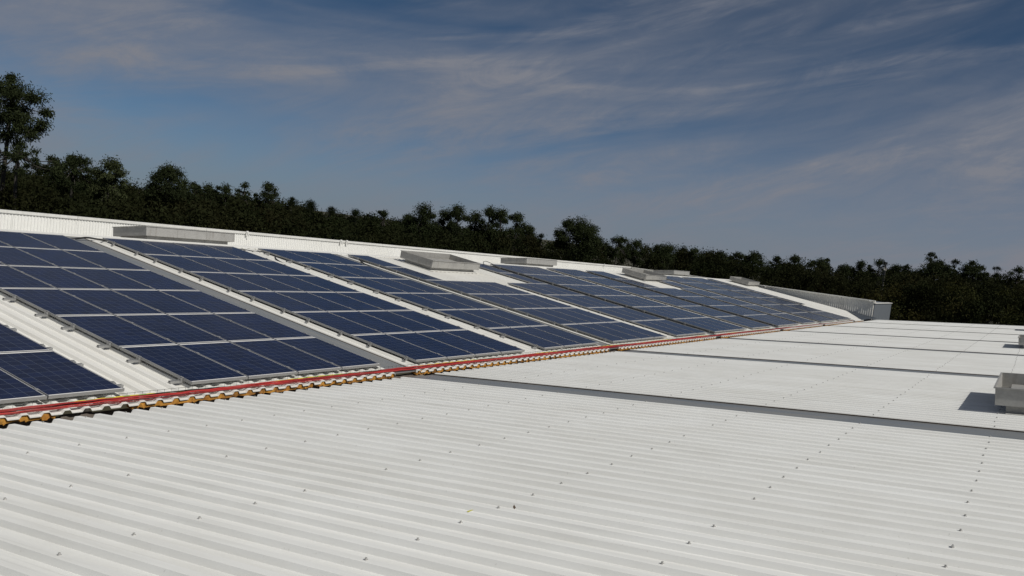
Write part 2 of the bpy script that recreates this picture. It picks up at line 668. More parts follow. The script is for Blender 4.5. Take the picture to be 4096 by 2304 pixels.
cores = [core_mesh(i, X0_SHEET, X0_SHEET + 1) for i in range(11)]
core_n = core_mesh(9, X0_SHEET, X0_SHEET + 0.19)
sky1 = MB(); sky1.box(0, 0.605, 0.02, len1 - 0.01, -0.030, -0.022); sky1.box(0.601, 0.612, 0.02, len1 - 0.01, -0.045, -0.012, 1)  # second box: dark strip drawing the shadow line at the far edge
sky1 = sky1.mesh('skylight_sheet', [M['skylight'], M['edge_shade']])
sky2 = MB(); sky2.box(0, 0.80, -len2 + 0.01, -0.02, -0.030, -0.022); sky2.box(0.80, 0.818, -len2 + 0.01, -0.02, -0.045, -0.007, 1)  # same painted shadow strip on the near slope
sky2 = sky2.mesh('skylight_sheet', [M['skylight'], M['edge_shade']])

for k in range(-14, 59):
    x = X0_SHEET + k
    if x + 1 > 58.7: break
    loc = S1(x, V_END, CREST1)
    if k in SKY_K:
        o = part('roof_sheet', mesh_r1n, loc, ROT1)
        place('insulation_core', core_n, o)
        o = part('roof_sheet', mesh_r1m, S1(x + 0.81, V_END, CREST1), ROT1)
        place('insulation_core', core_n, o)
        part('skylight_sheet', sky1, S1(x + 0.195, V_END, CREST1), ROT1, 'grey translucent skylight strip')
    elif x > 52.2:
        part('roof_sheet', mesh_r1s, S1(x, 0.14, CREST1), ROT1)
    else:
        o = part('roof_sheet', mesh_r1, loc, ROT1)
        if k != -2:
            place('insulation_core', cores[(k * 7) % 11], o)
    if x > 0:
        part('roof_sheet', mesh_r3, S1(x, V_RIDGE, CREST1 - 0.004), (-AL, 0, 0))

X_END2 = 57.0
for k in range(-16, 57):
    x = X0_SHEET + k
    loc = S2(x, S_END)
    if k in SKY_K:
        part('roof_sheet', mesh_r2n, loc, ROT2)
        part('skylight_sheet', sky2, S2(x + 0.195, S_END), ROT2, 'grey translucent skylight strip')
    else:
        part('roof_sheet', mesh_r2, loc, ROT2)

# ridge caps (folded strips)
for (xa, xb, frame) in ((0.0, 58.5, 1), (-16, X_END2, 2)):
    mb = MB()
    if frame == 1:
        py, pz = S1(0, V_RIDGE, CREST1)[1:]
        a = AL
    else:
        py, pz = S2(0, S_RIDGE)[1:]
        a = BE
    w = 0.24
    prof = [(-w, -w * math.tan(a) - 0.012), (-w, -w * math.tan(a) + 0.006), (0, 0.008), (w, -w * math.tan(a) + 0.006), (w, -w * math.tan(a) - 0.012)]
    x = xa
    while x < xb:
        x2 = min(x + 3.0, xb)
        mb = MB()
        n = len(prof)
        mb.add([(x, py + u, pz + z) for u, z in prof] + [(x2 - 0.004, py + u, pz + z) for u, z in prof], [(i, n + i, n + i + 1, i + 1) for i in range(n - 1)])
        part('ridge_cap', mb.mesh('ridge_cap', M['roof_pv'] if frame == 1 else M['roof_near']))
        x = x2

# gutter in the valley
mb = MB()
ga, gb = -0.20, -0.50
prof = [(-0.10, -0.235), (-0.10, -0.40), (-0.56, -0.40), (-0.56, -0.22), (-0.57, -0.22), (-0.57, -0.42), (-0.09, -0.42), (-0.09, -0.235)]
n = len(prof)
mb.add([(-16, y, z) for y, z in prof] + [(58.4, y, z) for y, z in prof], [(i, (i + 1) % n, n + (i + 1) % n, n + i) for i in range(n)])
part('gutter', mb.mesh('gutter', M['gutter']))
# gutter joint covers at every skylight strip: crumpled flashing pieces
for k in SKY_K + (-2,):
    r = random.Random(k + 50)
    mb = MB()
    x = X0_SHEET + k + 0.1
    w = 0.95 if k > 0 else 0.42
    nx = 7
    vs = []
    for j, y in enumerate((-0.14, -0.24, -0.36)):
        for i in range(nx + 1):
            vs.append((x + w * i / nx, y + r.uniform(-0.015, 0.015), -0.20 - 0.035 * j + r.uniform(-0.012, 0.012)))
    mb.add(vs, [(j * (nx + 1) + i, j * (nx + 1) + i + 1, (j + 1) * (nx + 1) + i + 1, (j + 1) * (nx + 1) + i) for j in range(2) for i in range(nx)])
    part('gutter_flashing', mb.mesh('gutter_flashing', M['gutter']))

# flat dark sheet colouring in the shaded opening where the upper slope stops short of the valley at the far end
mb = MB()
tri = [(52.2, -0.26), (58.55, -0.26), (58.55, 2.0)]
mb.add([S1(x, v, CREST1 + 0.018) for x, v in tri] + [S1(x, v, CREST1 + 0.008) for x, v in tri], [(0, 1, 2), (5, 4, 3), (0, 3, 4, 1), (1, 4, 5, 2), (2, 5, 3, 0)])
part('end_shade_sheet', mb.mesh('end_shade_sheet', M['opening_shade']), label='dark sheet standing in for shade at the far end of the valley')
# verge trim along the far edge of the near slope
mb = MB(); mb.box(0, 0.14, -len2, 0.02, -0.16, 0.012)
part('verge_trim', mb.mesh('verge_trim', M['roof_near']), S2(X_END2 - 0.06, S_END), ROT2)

# outer walls down to the ground
zr1 = S1(0, V_RIDGE, CREST1)
zr2 = S2(0, S_RIDGE)
mb = MB()
e2 = S2(0, S_END, -0.07)
mb.add([(X_END2 - 0.02, -0.6, GROUND_Z), (X_END2 - 0.02, -0.6, -0.45), (X_END2 - 0.02, e2[1], e2[2] - 0.05), (X_END2 - 0.02, zr2[1], zr2[2] - 0.1),
        (X_END2 - 0.02, zr2[1] - 10, -0.3), (X_END2 - 0.02, zr2[1] - 10, GROUND_Z)], [(0, 1, 2, 3, 4, 5)])
part('gable_wall', mb.mesh('gable_wall', M['wall_grey']))
mesh_r4 = sheet_mesh('roof_sheet_far', X0_SHEET, X0_SHEET + 1, -10.1, 0, M['roof_near'])
for k in range(-16, 57):
    p = S2(X0_SHEET + k, S_RIDGE, -0.004)
    part('roof_sheet', mesh_r4, p, (BE, 0, 0))
mb = MB(); mb.box(58.62, 67.0, 0.05, 19.6, GROUND_Z, 0.90)
part('annex_block', mb.mesh('annex_block', M['annex']), label='grey clad end block at the far corner')
mb = MB(); mb.box(58.5, 67.06, -0.01, 0.30, 0.90, 0.95); 
part('annex_coping', mb.mesh('annex_coping', M['coping']))

# ------------------------------------------------------------------ screws
mb = MB()
nn = 8
def ring(r, z): return [(r * math.cos(2 * math.pi * i / nn), r * math.sin(2 * math.pi * i / nn), z) for i in range(nn)]
vs = ring(0.014, 0) + ring(0.012, 0.004) + ring(0.0075, 0.005) + ring(0.0075, 0.015)
fs = [(a * nn + i, a * nn + (i + 1) % nn, (a + 1) * nn + (i + 1) % nn, (a + 1) * nn + i) for a in range(3) for i in range(nn)] + [tuple(3 * nn + i for i in range(nn))]
mb.add(vs, fs)
screw_mesh = mb.mesh('screw', M['steel'])
spots = []
for s in (0.62, 2.07, 3.54, 5.02, 6.51, 7.99, 9.47):
    for i in range(-18, 115):
        x = PHASE + 0.5 * i
        if any(X0_SHEET + k + 0.15 < x < X0_SHEET + k + 1 for k in SKY_K): continue
        if x > X_END2 - 0.2: continue
        if random.random() < 0.02: continue
        p = S2(x + random.uniform(-0.004, 0.004), s + random.uniform(-0.012, 0.012), 0.0)
        d = Vector(p) - Vector(CAM)
        q = d.dot(Vector(FWD))
        if q < 0.5: continue
        u = d.dot(Vector(RIGHT)) / q * FPX + 2048
        w = d.dot(Vector(DOWN)) / q * FPX + 1152
        spots.append((q, p, -100 < u < 4196 and 1200 < w < 2400))
spots.sort(key=lambda t: t[0] + (0 if t[2] else 1000))
for q, p, vis in spots[:300]:
    part('screw', screw_mesh, p, (-BE + random.uniform(-0.06, 0.06), random.uniform(-0.06, 0.06), random.uniform(0, 1)))
mb = MB()
for q, p, vis in spots[300:]:
    mb.add([(p[0] + v[0], p[1] + v[1], p[2] + v[2]) for v in vs], fs)
o = part('far_screws', mb.mesh('far_screws', M['steel']))
o['kind'] = 'stuff'

# ------------------------------------------------------------------ parapet walls


def cladding(name, width, height, pitch, depth, mat):
    """vertical ribbed sheet, local x along the wall, ribs towards -y"""
    pts = []
    n = int(round(width / pitch))
    for i in range(n):
        a = i * pitch
        pts += [(a, 0), (a + pitch * 0.42, 0), (a + pitch * 0.56, -depth), (a + pitch * 0.86, -depth)]
    pts.append((width - 0.003, 0))
    mb = MB()
    k = len(pts)
    mb.add([(x, y, 0) for x, y in pts] + [(x, y, height) for x, y in pts], [(i, i + 1, k + i + 1, k + i) for i in range(k - 1)])
    return mb.mesh(name, mat)


WY = 19.12


def wall_top(x):
    return 1.30 - (x - 7.0) / 51.6 * 0.15


wall = empty('parapet_wall', (29, WY, 0.1))
tag(wall, 'long white ribbed parapet wall with metal coping behind the solar arrays', 'wall')
wo = Vector((29, WY, 0.1))
cl_mesh = cladding('cladding_sheet', 1.1, 1.35, 0.11, 0.022, M['wall_white'])
for i in range(54):
    x = -0.9 + 1.1 * i
    top = wall_top(x + 0.55)
    o = place('cladding_sheet', cl_mesh, wall, Vector((x, WY - 0.02 + 0.004 * (i % 2), top - 1.37 - 0.03)) - wo)
x = -0.9
i = 0
while x < 58.4:
    x2 = min(x + 5.5, 58.5)
    mb = MB()
    za, zb = wall_top(x), wall_top(x2)
    prof = [(-0.075, -0.10), (-0.08, -0.005), (-0.045, 0.0), (0.22, -0.012), (0.22, -0.10)]
    n = len(prof)
    mb.add([(x, WY + y, za + z) for y, z in prof] + [(x2 - 0.012, WY + y, zb + z) for y, z in prof],
           [(k, k + 1, n + k + 1, n + k) for k in range(n - 1)] + [tuple(range(n)), tuple(reversed(range(n, 2 * n)))])
    place('coping', mb.mesh('coping', M['coping']), wall, -wo)
    x = x2
    i += 1
mb = MB()
mb.add([(-0.9, WY + 0.2, -1.0), (58.5, WY + 0.2, -1.0), (58.5, WY + 0.2, wall_top(58.5) - 0.02), (-0.9, WY + 0.2, wall_top(-0.9) - 0.02)], [(0, 1, 2, 3)])
place('rear_face', mb.mesh('rear_face', M['wall_grey']), wall, -wo)
# cable clips on the coping
for px in (985, 1365, 1388, 2433):
    d = FWD + RIGHT * (px - 2048) / FPX + DOWN * (900 - 1152) / FPX
    t = (WY - CAM[1]) / d[1]
    x = CAM[0] + t * d[0]
    z = wall_top(x)
    mb = MB()
    mb.box(-0.05, 0.05, -0.13, -0.083, -0.17, 0.03)
    mb.tube([(-0.07, -0.13, -0.02), (0.07, -0.13, -0.03)], 0.022, 6)
    mb.tube([(-0.02, -0.15, 0.0), (0.03, -0.17, -0.12), (0.06, -0.15, -0.2)], 0.016, 5)
    place('cable_clip', mb.mesh('cable_clip', M['wall_white']), wall, Vector((x, WY, z)) - wo)

far = empty('gable_parapet', (58.6, 9.5, 0))
tag(far, 'grey ribbed parapet wall across the far end of the solar roof', 'wall')
fo = Vector((58.6, 9.5, 0))
f_mesh = cladding('cladding_sheet', 1.05, 1.35, 0.15, 0.032, M['wall_grey'])
y = 0.10
while y < WY - 0.3:
    # local x runs along -y so that the ribs face -x
    place('cladding_sheet', f_mesh, far, Vector((58.6, y + 1.05, -0.26)) - fo, (0, 0, R(-90)))
    y += 1.05
y = 0.05
while y < WY - 0.1:
    y2 = min(y + 4.0, WY - 0.06)
    mb = MB()
    mb.box(58.50, 58.80, y, y2 - 0.01, 1.06, 1.12)
    place('coping', mb.mesh('coping', M['wall_grey']), far, -fo)
    y = y2
mb = MB(); mb.box(58.615, 58.79, 0.02, WY - 0.1, 0.95, 1.055)
place('top_rail', mb.mesh('top_rail', M['wall_grey']), far, -fo)
for y in (7.9, 0.35):
    mb = MB()
    mb.box(-0.06, -0.01, -0.06, 0.06, -0.1, 0.05)
    mb.tube([(-0.05, -0.1, 0.02), (-0.08, 0.0, -0.08), (-0.05, 0.1, 0.03)], 0.02, 5)
    place('cable_clip', mb.mesh('cable_clip', M['wall_white']), far, Vector((58.5, y, 1.09)) - fo)

# ------------------------------------------------------------------ solar arrays
PITCH_U, PITCH_V = 1.01, 1.67
mb = MB()
fw = 0.012
mb.box(0, PW, 0, fw, -0.04, 0)
mb.box(0, PW, PL - fw, PL, -0.04, 0)
mb.box(0, fw, fw, PL - fw, -0.04, 0)
mb.box(PW - fw, PW, fw, PL - fw, -0.04, 0)
mb.add([(fw, fw, -0.009), (PW - fw, fw, -0.009), (PW - fw, PL - fw, -0.009), (fw, PL - fw, -0.009)], [(3, 2, 1, 0)], 1)
panel_mesh = mb.mesh('solar_panel', [M['alu'], M['backsheet']])
mb = MB()
mb.add([(fw, fw, -0.003), (PW - fw, fw, -0.003), (PW - fw, PL - fw, -0.003), (fw, PL - fw, -0.003)], [(0, 1, 2, 3)])
glass_mesh = mb.mesh('cell_glass', M['cells'])


def bracket(length, side):
    """short aluminium rail piece on a rib with an end clamp; reaches out to -x (side -1) or +x"""
    mb = MB()
    a, b = (-length, 0.06) if side < 0 else (-0.06, length)
    # open channel: base and two flanges
    mb.box(a, b, -0.026, 0.026, -0.0765, -0.072)
    mb.box(a, b, -0.026, -0.021, -0.072, -0.042)
    mb.box(a, b, 0.021, 0.026, -0.072, -0.042)
    mb.box(a, b, -0.021, -0.008, -0.046, -0.042)
    mb.box(a, b, 0.008, 0.021, -0.046, -0.042)
    s = -1 if side < 0 else 1
    xs = sorted((s * 0.004, s * 0.034))
    mb.box(xs[0], xs[1], -0.03, 0.03, -0.042, -0.004)
    xl = sorted((-s * 0.012, s * 0.02))
    mb.box(xl[0], xl[1], -0.03, 0.03, 0.0015, 0.007)
    mb.tube([(s * 0.015, 0, 0.004), (s * 0.015, 0, 0.016)], 0.007, 6)
    return mb.mesh('mounting_bracket', M['alu'])


br_long_l, br_long_r = bracket(0.19, -1), bracket(0.15, 1)
br_short_l, br_short_r = bracket(0.05, -1), bracket(0.05, 1)
mb = MB()
mb.box(-0.012, 0.032, -0.03, 0.03, 0.0015, 0.006)
mb.tube([(0.010, 0, 0.004), (0.010, 0, 0.012)], 0.006, 6)
mid_clamp = mb.mesh('mid_clamp', M['alu'])

full = lambda n: [(0, 6)] * n
ARRAYS = [
    # x of the left edge, rows (from, to) of every column, left bracket, right bracket, label
    (-4.04, full(3), 'l', 'l', 'solar array cut off by the left edge of the picture, nearest the camera'),
    (0.0, full(4), 'l', 's', 'nearest complete solar array, between the white gap and the first grey skylight strip'),
    (5.05, full(4), 's', 'l', 'four-column solar array just right of the first wide grey skylight strip'),
    (10.02, full(3), 'l', 's', 'three-column solar array left of the open box vent'),
    (13.90, [(0, 6), (0, 4), (0, 4), (0, 4)], 's', 's', 'solar array with one tall column passing left of the open box vent'),
    (18.83, [(0, 4), (0, 4), (0, 6)], 's', 's', 'solar array with one tall column passing right of the open box vent'),
    (22.72, full(4), 's', 's', 'four-column solar array below the second closed vent box on the ridge'),
    (27.60, full(3), 's', 's', 'three-column solar array right of the second closed vent box on the ridge'),
    (31.75, [(0, 6), (0, 6), (0, 4), (0, 4)], 's', 's', 'solar array stepped round the left of the distant box vent'),
    (36.70, [(0, 4), (0, 6), (0, 6)], 's', 's', 'solar array stepped round the right of the distant box vent'),
    (40.90, full(4), 's', 's', 'distant solar array second from the far end of the roof'),
    (45.70, full(4), 's', 's', 'farthest large solar array before the end of the roof'),
    (50.70, [(2, 6)], 's', 's', 'single short column of solar panels at the far end of the arrays'),
]
for (x0, cols, bl, brr, label) in ARRAYS:
    root = empty('solar_array', S1(x0, 0, 0), ROT1)
    tag(root, label, 'solar array', 'solar arrays on the roof slope')
    for c, (ra, rb) in enumerate(cols):
        for r_ in range(ra, rb):
            p = place('solar_panel', panel_mesh, root, (c * PITCH_U, r_ * PITCH_V + random.uniform(-0.002, 0.002), random.uniform(-0.0015, 0.0015)),
                      (random.uniform(-0.0006, 0.0006), random.uniform(-0.0008, 0.0008), 0))
            place('cell_glass', glass_mesh, p)
            if c + 1 < len(cols) and cols[c + 1][0] <= r_ < cols[c + 1][1]:
                for t in (0.24, 1.17):
                    place('mid_clamp', mid_clamp, root, ((c + 1) * PITCH_U - 0.019, r_ * PITCH_V + t, 0))
    def side(c, which, mesh):
        ra, rb = cols[c]
        for r_ in range(ra, rb):
            for t in (0.24, 1.17):
                place('mounting_bracket', mesh, root, (c * PITCH_U + (0 if which < 0 else PW), r_ * PITCH_V + t + random.uniform(-0.02, 0.02), 0))
    side(0, -1, br_long_l if bl == 'l' else br_short_l)
    side(len(cols) - 1, 1, br_long_r if brr == 'l' else br_short_r)
    for c in range(len(cols) - 1):                # stepped columns show a free edge
        if cols[c + 1][1] > cols[c][1]:
            for r_ in range(cols[c][1], cols[c + 1][1]):
                for t in (0.24, 1.17):
                    place('mounting_bracket', br_short_l, root, ((c + 1) * PITCH_U, r_ * PITCH_V + t, 0))

# ------------------------------------------------------------------ roof vents


def vent(loc, rot, label, length=3.0, depth=1.45, lid=True):
    """smoke vent: curb, outer wind deflector box open at the top, hinged flaps inside.  local x along eaves, y along slope"""
    root = empty('roof_vent', loc, rot)
    tag(root, label, 'roof vent', 'smoke vents on the roofs')
    L_, D_ = length, depth
    i = 0.14
    t = 0.006
    mb = MB()                                     # curb
    mb.box(i, L_ - i, i, i + t, -0.05, 0.17); mb.box(i, L_ - i, D_ - i - t, D_ - i, -0.05, 0.17)
    mb.box(i, i + t, i + t, D_ - i - t, -0.05, 0.17); mb.box(L_ - i - t, L_ - i, i + t, D_ - i - t, -0.05, 0.17)
    mb.build('curb', M['galv'], root)
    mb = MB()                                     # flashing skirt
    mb.box(i - 0.16, L_ - i + 0.16, i - 0.2, i - 0.002, 0.003, 0.010)
    mb.box(i - 0.16, i - 0.002, i - 0.002, D_ - i, 0.003, 0.009); mb.box(L_ - i + 0.002, L_ - i + 0.16, i - 0.002, D_ - i, 0.003, 0.009)
    mb.build('skirt', M['roof_pv'], root)
    z0, z1 = 0.12, 0.38
    for (xa, xb, ya, yb) in ((0, L_, 0, t), (0, L_, D_ - t, D_), (0, t, t, D_ - t), (L_ - t, L_, t, D_ - t)):
        mb = MB(); mb.box(xa, xb, ya, yb, z0, z1)
        mb.build('deflector_side', M['galv'], root)
    mb = MB()                                     # folded top lip and joint straps
    e = 0.022
    mb.box(-e, L_ + e, -e, -0.0005, z1 - 0.016, z1 + 0.004); mb.box(-e, L_ + e, D_ + 0.0005, D_ + e, z1 - 0.016, z1 + 0.004)
    mb.box(-e, -0.0005, 0.0, D_, z1 - 0.0155, z1 + 0.0035); mb.box(L_ + 0.0005, L_ + e, 0.0, D_, z1 - 0.0155, z1 + 0.0035)
    mb.build('top_lip', M['galv'], root)
    for q in (1, 2):
        mb = MB()
        x = L_ * q / 3
        mb.box(x - 0.02, x + 0.02, -0.006, -0.0007, z0 + 0.002, z1 - 0.018); mb.box(x - 0.02, x + 0.02, D_ + 0.0007, D_ + 0.006, z0 + 0.002, z1 - 0.018)
        mb.build('joint_strap', M['galv'], root)
    mb = MB()                                     # struts between curb and deflector
    for x in (0.35, L_ / 2, L_ - 0.35):
        mb.box(x - 0.02, x + 0.02, t + 0.001, i - 0.001, 0.14, 0.165)
        mb.box(x - 0.02, x + 0.02, D_ - i + 0.001, D_ - t - 0.001, 0.14, 0.165)
    for y in (0.4, D_ - 0.4):
        mb.box(t + 0.001, i - 0.001, y - 0.02, y + 0.02, 0.14, 0.165); mb.box(L_ - i + 0.001, L_ - t - 0.001, y - 0.02, y + 0.02, 0.14, 0.165)
    mb.build('strut', M['galv'], root)
    mb = MB()  # added plates closing the gap so the vent's cast shadow stays whole
    mb.box(t + 0.001, L_ - t - 0.001, t + 0.001, i - 0.001, 0.125, 0.131); mb.box(t + 0.001, L_ - t - 0.001, D_ - i + 0.001, D_ - t - 0.001, 0.125, 0.131)
    mb.box(t + 0.001, i - 0.001, i, D_ - i, 0.125, 0.131); mb.box(L_ - i + 0.001, L_ - t - 0.001, i, D_ - i, 0.125, 0.131)
    mb.build('shadow_plate', M['galv'], root)
    nf = 5                                        # flaps
    w = (L_ - 2 * i - 0.04) / nf
    for k in range(nf):
        mb = MB()
        xa = i + 0.02 + k * w
        mb.add([(xa, i + 0.02, 0.185), (xa + w - 0.015, i + 0.02, 0.205), (xa + w - 0.015, D_ - i - 0.02, 0.205), (xa, D_ - i - 0.02, 0.185),
                (xa, i + 0.02, 0.172), (xa + w - 0.015, i + 0.02, 0.172), (xa + w - 0.015, D_ - i - 0.02, 0.172), (xa, D_ - i - 0.02, 0.172)],
               [(0, 1, 2, 3), (4, 7, 6, 5), (0, 4, 5, 1), (1, 5, 6, 2), (2, 6, 7, 3), (3, 7, 4, 0)])
        mb.build('flap', M['galv'], root)
    return root


def yv(y):       # plan y to distance up the solar slope
    return y / math.cos(AL)


vent(S1(16.43, 8.37, CREST1), ROT1, 'open galvanised box vent standing on the roof between two solar arrays, nearest of its kind')
vent(S1(35.75, 8.37, CREST1), ROT1, 'open galvanised box vent in front of the far end of the white parapet')
vent(S1(55.35, 8.40, CREST1), ROT1, 'farthest open box vent, beside the grey gable parapet', length=2.9)


def back(x, y):   # a point on the slope behind the ridge
    d = (y - zr1[1])
    return (x, y, zr1[2] - d * math.tan(AL))


vent(back(6.9, 10.80), (-AL, 0, 0), 'long grey vent box behind the ridge at the left of the white wall')
vent(back(27.25, 10.80), (-AL, 0, 0), 'grey vent box behind the ridge, in the middle of the white wall')
vent(back(46.6, 10.80), (-AL, 0, 0), 'small distant vent box behind the ridge, right beside the distant open box vent')
for (x, lab) in ((6.62, 'large galvanised vent box at the right edge of the picture, casting a dark shadow'),
                 (26.7, 'galvanised vent box at the right edge, second of the three on the near roof'),
                 (46.9, 'farthest small vent box at the right edge of the near roof')):
    p = S2(x, 9.42 + 1.45)
    r = vent(p, ROT2, lab)

# ------------------------------------------------------------------ cables and tray
tray = empty('cable_tray', S1(20, -0.17, CREST1), ROT1)
tag(tray, 'wire mesh cable tray running along the valley in front of the arrays', 'cable tray')
XA, XB = -7.0, 50.0
for (v, h) in ((-0.06, 0.055), (-0.06, 0.004), (-0.12, 0.004), (-0.18, 0.004)):
    mb = MB()
    pts = [(XA + (XB - XA) * i / 90 - 20, v + 0.12 + random.uniform(-0.003, 0.003), h + random.uniform(-0.002, 0.002)) for i in range(91)]
    mb.tube(pts, 0.0028, 4)
    mb.build('long_wire', M['wire'], tray)
mb = MB()
x = XA
while x < XB:
    mb.tube([(x - 20, 0.06, 0.062), (x - 20, 0.06, 0.001), (x - 20, -0.06, 0.001)], 0.0026, 4)
    x += 0.11
o = mb.build('cross_wires', M['wire'], tray)
o['kind'] = 'stuff'


def cable(name, mat, label, cat, pts, r, n=6, group=None):
    mb = MB()
    base = Vector(pts[0])
    mb.tube([Vector(p) - base for p in pts], r, n)
    o = mb.build(name, mat, None, base, smooth=True)
    tag(o, label, cat, group)
    return o


def run(v, h, x0, x1, amp, step, rr, lift=0.0):
    pts = []
    x = x0
    ph1, ph2 = rr.uniform(0, 6), rr.uniform(0, 6)
    while x < x1:
        sag = -0.010 * (0.5 - 0.5 * math.cos((x - PHASE) / PITCH * 2 * math.pi))
        dv = amp * (math.sin(x * 0.9 + ph1) * 0.6 + math.sin(x * 2.3 + ph2) * 0.4)
        dh = 0.008 * math.sin(x * 1.7 + ph2)
        pts.append(S1(x, v + dv, CREST1 + h + dh + sag * 0.6 + lift))
        x += step
    return pts


rr = random.Random(3)
ends = [46, 31, 27, 36, 29, 22, 49, 33, 26, 40, 28]
for j, xe in enumerate(ends):
    v = -0.245 + 0.0085 * j + rr.uniform(-0.005, 0.005)
    h = 0.008 + rr.choice((0.0, 0.0, 0.011, 0.022)) * (1 if 3 < j < 13 else 0.4)
    cable('red_cable', M['red'], 'red cable in the bundle lying along the roof valley', 'cable', run(v, h, -8.0, xe + rr.uniform(-0.6, 0.6), rr.uniform(0.008, 0.028), 0.16, rr), 0.0056, 6, 'red cables along the valley')
cable('earth_wire', M['yellow'], 'yellow-green earth wire along the upper side of the red cables', 'cable', run(-0.125, 0.016, -8.0, 30.0, 0.012, 0.14, rr), 0.008, 6)
cable('black_cable', M['black'], 'thin black cable beside the yellow-green wire along the valley', 'cable', run(-0.150, 0.02, -8.0, 34.0, 0.02, 0.16, rr), 0.006, 5)


def arc(pts, n=8):
    """Catmull-Rom through the points"""
    P = [Vector(p) for p in pts]
    P = [P[0]] + P + [P[-1]]
    out = []
    for i in range(1, len(P) - 2):
        for k in range(n):
            t = k / n
            a, b, c, d = P[i - 1], P[i], P[i + 1], P[i + 2]
            out.append(0.5 * ((2 * b) + (c - a) * t + (2 * a - 5 * b + 4 * c - d) * t * t + (3 * b - a - 3 * c + d) * t ** 3))
    out.append(P[-2])
    return out


cable('black_conduit', M['black'], 'black conduit across the top of the first grey skylight strip', 'cable',
      arc([S1(4.0, 9.86, -0.05), S1(4.25, 9.9, -0.06), S1(4.6, 9.97, -0.02), S1(4.85, 9.93, -0.03), S1(5.1, 9.88, -0.05)]), 0.022, 8)
cable('black_conduit', M['black'], 'thin black cable across the top of the white gap left of the three-column array', 'cable',
      arc([S1(9.0, 9.95, -0.06), S1(9.4, 9.98, -0.06), S1(9.8, 9.90, -0.08), S1(10.05, 9.86, -0.06)]), 0.014, 6)
cable('black_conduit', M['black'], 'curved black hose in the white gap left of the three-column array', 'cable',
      arc([S1(9.92, 9.15, -0.04), S1(9.80, 9.0, -0.07), S1(9.70, 8.75, -0.09), S1(9.55, 8.35, -0.10), S1(9.30, 8.20, -0.10), S1(9.05, 8.22, -0.08)]), 0.02, 8)
cable('black_conduit', M['black'], 'long black hose lying on the strip left of the open box vent', 'cable',
      arc([S1(13.92, 9.45, -0.05), S1(13.75, 9.2, -0.08), S1(13.55, 8.7, -0.10), S1(13.35, 7.8, -0.10), S1(13.15, 6.9, -0.10), S1(13.0, 6.55, -0.08)]), 0.022, 8)
cable('black_conduit', M['black'], 'thin looped cable rising between two arrays right of the open box vent', 'cable',
      arc([S1(21.8, 9.7, -0.03), S1(22.0, 9.9, 0.08), S1(22.3, 9.95, 0.10), S1(22.6, 9.8, 0.03), S1(22.75, 9.7, -0.03)]), 0.012, 6)

# ------------------------------------------------------------------ small loose things on the near roof
mb = MB()
mb.box(-0.055, 0.055, -0.02, 0.02, 0.0, 0.004); mb.box(-0.055, -0.051, -0.02, 0.02, 0.004, 0.022); mb.box(0.03, 0.06, -0.02, -0.016, 0.004, 0.018)
o = mb.build('metal_clip', M['alu'], None, S2(-1.42, 9.42, -0.025), (-BE - 0.1, 0.5, 1.3))
tag(o, 'small silver metal clip lying by a screw at the lower right of the near roof', 'clip')
mb = MB()
mb.add([(0, 0, 0), (0.02, 0.012, 0.004), (0.045, 0.004, 0.010), (0.02, -0.012, 0.004)], [(0, 3, 2, 1)])
mb.add([(0, 0, -0.001), (0.02, 0.012, 0.003), (0.045, 0.004, 0.009), (0.02, -0.012, 0.003)], [(0, 1, 2, 3)])
o = mb.build('dry_leaf', material('dry_leaf', (0.06, 0.04, 0.025), 0.8), None, S2(-2.40, 6.62, 0.001), (0.2, -0.3, 0.6))
tag(o, 'tiny dark dry leaf beside a screw in the middle of the near roof', 'leaf')
mb = MB()
mb.add([(0, 0, 0), (0.07, 0.004, 0), (0.075, 0.018, 0), (0.03, 0.026, 0), (0.004, 0.02, 0)], [(0, 1, 2, 3, 4)])
o = mb.build('paint_mark', material('yellow_paint', (0.55, 0.52, 0.10), 0.6), None, S2(-2.68, 6.40, 0.003), ROT2)
tag(o, 'small yellow paint mark on a rib of the near roof', 'mark')

# ------------------------------------------------------------------ trees


def at(px, py, D):
    """the point seen at a pixel of the photograph, D metres away over the ground"""
    d = FWD + RIGHT * (px - 2048) / FPX + DOWN * (py - 1152) / FPX
    t = D / math.hypot(d[0], d[1])
    return CAM + d * t


